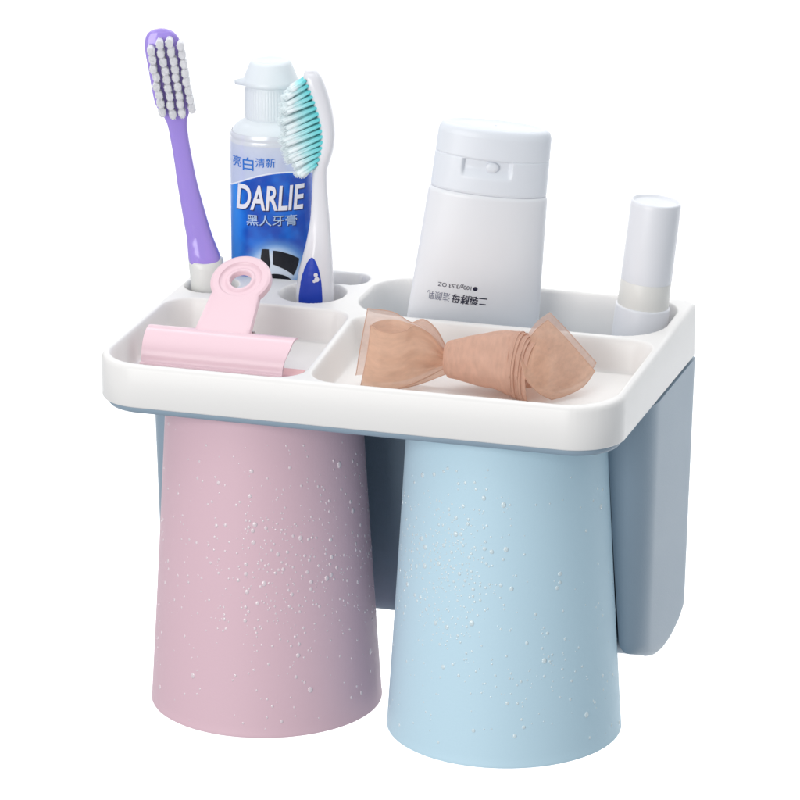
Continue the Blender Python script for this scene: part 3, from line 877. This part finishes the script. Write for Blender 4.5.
for r_ in cone: pass
# stacked rims of the roll
grids = []; hems = []
for k in range(5):
    cu, cv, rv = 511.5 + (0, 3.4, 8.6, 11.6, 17.5)[k], 363.8 + k * 2.1, 1.0 + k * .004
    g0 = ring(cu, cv, -.80 - k * .04, rv, 1.10 - k * .03, .25 + k * .03, amp=.04, seed=k * 3.)
    g1 = ring(cu + 6.5, cv + 1.6, -.83 - k * .04, rv + .035, 1.16 - k * .03, .29 + k * .03, amp=.04, seed=k * 3.)
    grids.append([g0, [a.lerp(b, .5) + Vector((0, -.01, .01)) for a, b in zip(g0, g1)], g1]); hems.append(g1)
cloth('roll_rims', grids, M['ribbon_rose'], rb, hems=hems, uvs=1.3)
# right wing
def wing(off, seed):
    o = off
    return coons([(549, 400.2 - o, -1.72 + .02 * o), (566, 395 - o * .5, -1.55), (582, 386, -1.2), (593 + o * .5, 371.5 - o, -.8)],
                 [(517.5, 360 - o, -1.75), (524, 344 - o, -1.2), (534, 330 - o, -.7), (546 + o * .6, 320 - o * .6, -.3)],
                 [(549, 400.2 - o, -1.72), (534, 392 - o, -2.0), (522, 377 - o, -2.1), (517.5, 360 - o, -1.75)],
                 [(593 + o * .5, 371.5 - o, -.8), (578, 354 - o, -.65), (562, 336 - o, -.5), (546 + o * .6, 320 - o * .6, -.3)],
                 bulge=lambda u, v: Vector((0, -.34 * math.sin(PI * u) * math.sin(PI * v), .0)) + Vector((.03, -.10, .07)) * math.sin(u * 9 + v * 5) * math.sin(PI * u) * math.sin(PI * v) * (1 - v * .5), seed=seed, wrinkle=.03)
W1 = wing(0, 12)
cloth('wing', [W1], M['ribbon'], rb, hems=(W1[0], W1[-1], col_(W1, 0), col_(W1, -1)), uvs=1.4)
W2 = [[p + Vector((.04, .42, .09)) for p in r] for r in wing(1.5, 12)]
cloth('wing_lining', [W2], M['ribbon_thin'], rb, hems=(col_(W2, -1), W2[0]), uvs=1.4)

# ------------------------------------------------------------------ camera
cam = bpy.data.cameras.new('camera'); co = bpy.data.objects.new('camera', cam); COL.objects.link(co)
rt = Vector((0.9534444003299348, 0.301568582272516, 0.000407020436196516))
up = Vector((-0.09212685016647361, 0.2899841436021569, 0.9525869198859113))
bk = rt.cross(up)
co.matrix_world = Matrix.Translation(Vector((34.56266443923425, -103.69923156332543, 34.37655812638943)) * S) @ Matrix((rt, up, bk)).transposed().to_4x4()
cam.sensor_width = 36; cam.lens = 3773.16 / 800 * 36; cam.clip_start = .05; cam.clip_end = 50
scene.camera = co

# ------------------------------------------------------------------ light
w = bpy.data.worlds.new('World'); scene.world = w; w.use_nodes = True
w.node_tree.nodes['Background'].inputs['Color'].default_value = (.88, .94, 1, 1)
w.node_tree.nodes['Background'].inputs['Strength'].default_value = .47
def area(name, loc, target, sx, sy, power, col=(1, 1, 1)):
    l = bpy.data.lights.new(name, 'AREA'); l.shape = 'RECTANGLE'; l.size = sx * S; l.size_y = sy * S; l.energy = power; l.color = col
    o = bpy.data.objects.new(name, l); COL.objects.link(o)
    o.location = Vector(loc) * S
    o.rotation_euler = (Vector(target) - Vector(loc)).to_track_quat('-Z', 'Y').to_euler()
    return o
area('key_softbox', (-34, -114, 22), (0, 4, -5), 90, 80, 9.2, (1, .975, .95))
area('top_softbox', (-15, -20, 95), (0, 5, 0), 90, 80, 3.0, (1, .985, .97))
area('backdrop_light_upper', (0, 60, 130), (0, 150, 10), 300, 30, 23)
area('backdrop_light_lower', (0, 50, -80), (0, 150, -20), 300, 30, 17)

scene.view_settings.view_transform = 'Standard'; scene.view_settings.look = 'None'
scene.view_settings.exposure = 0; scene.view_settings.gamma = 1
scene.render.engine = 'CYCLES'
scene.render.resolution_x = 1024; scene.render.resolution_y = 1024
scene.cycles.max_bounces = 10; scene.cycles.transparent_max_bounces = 24
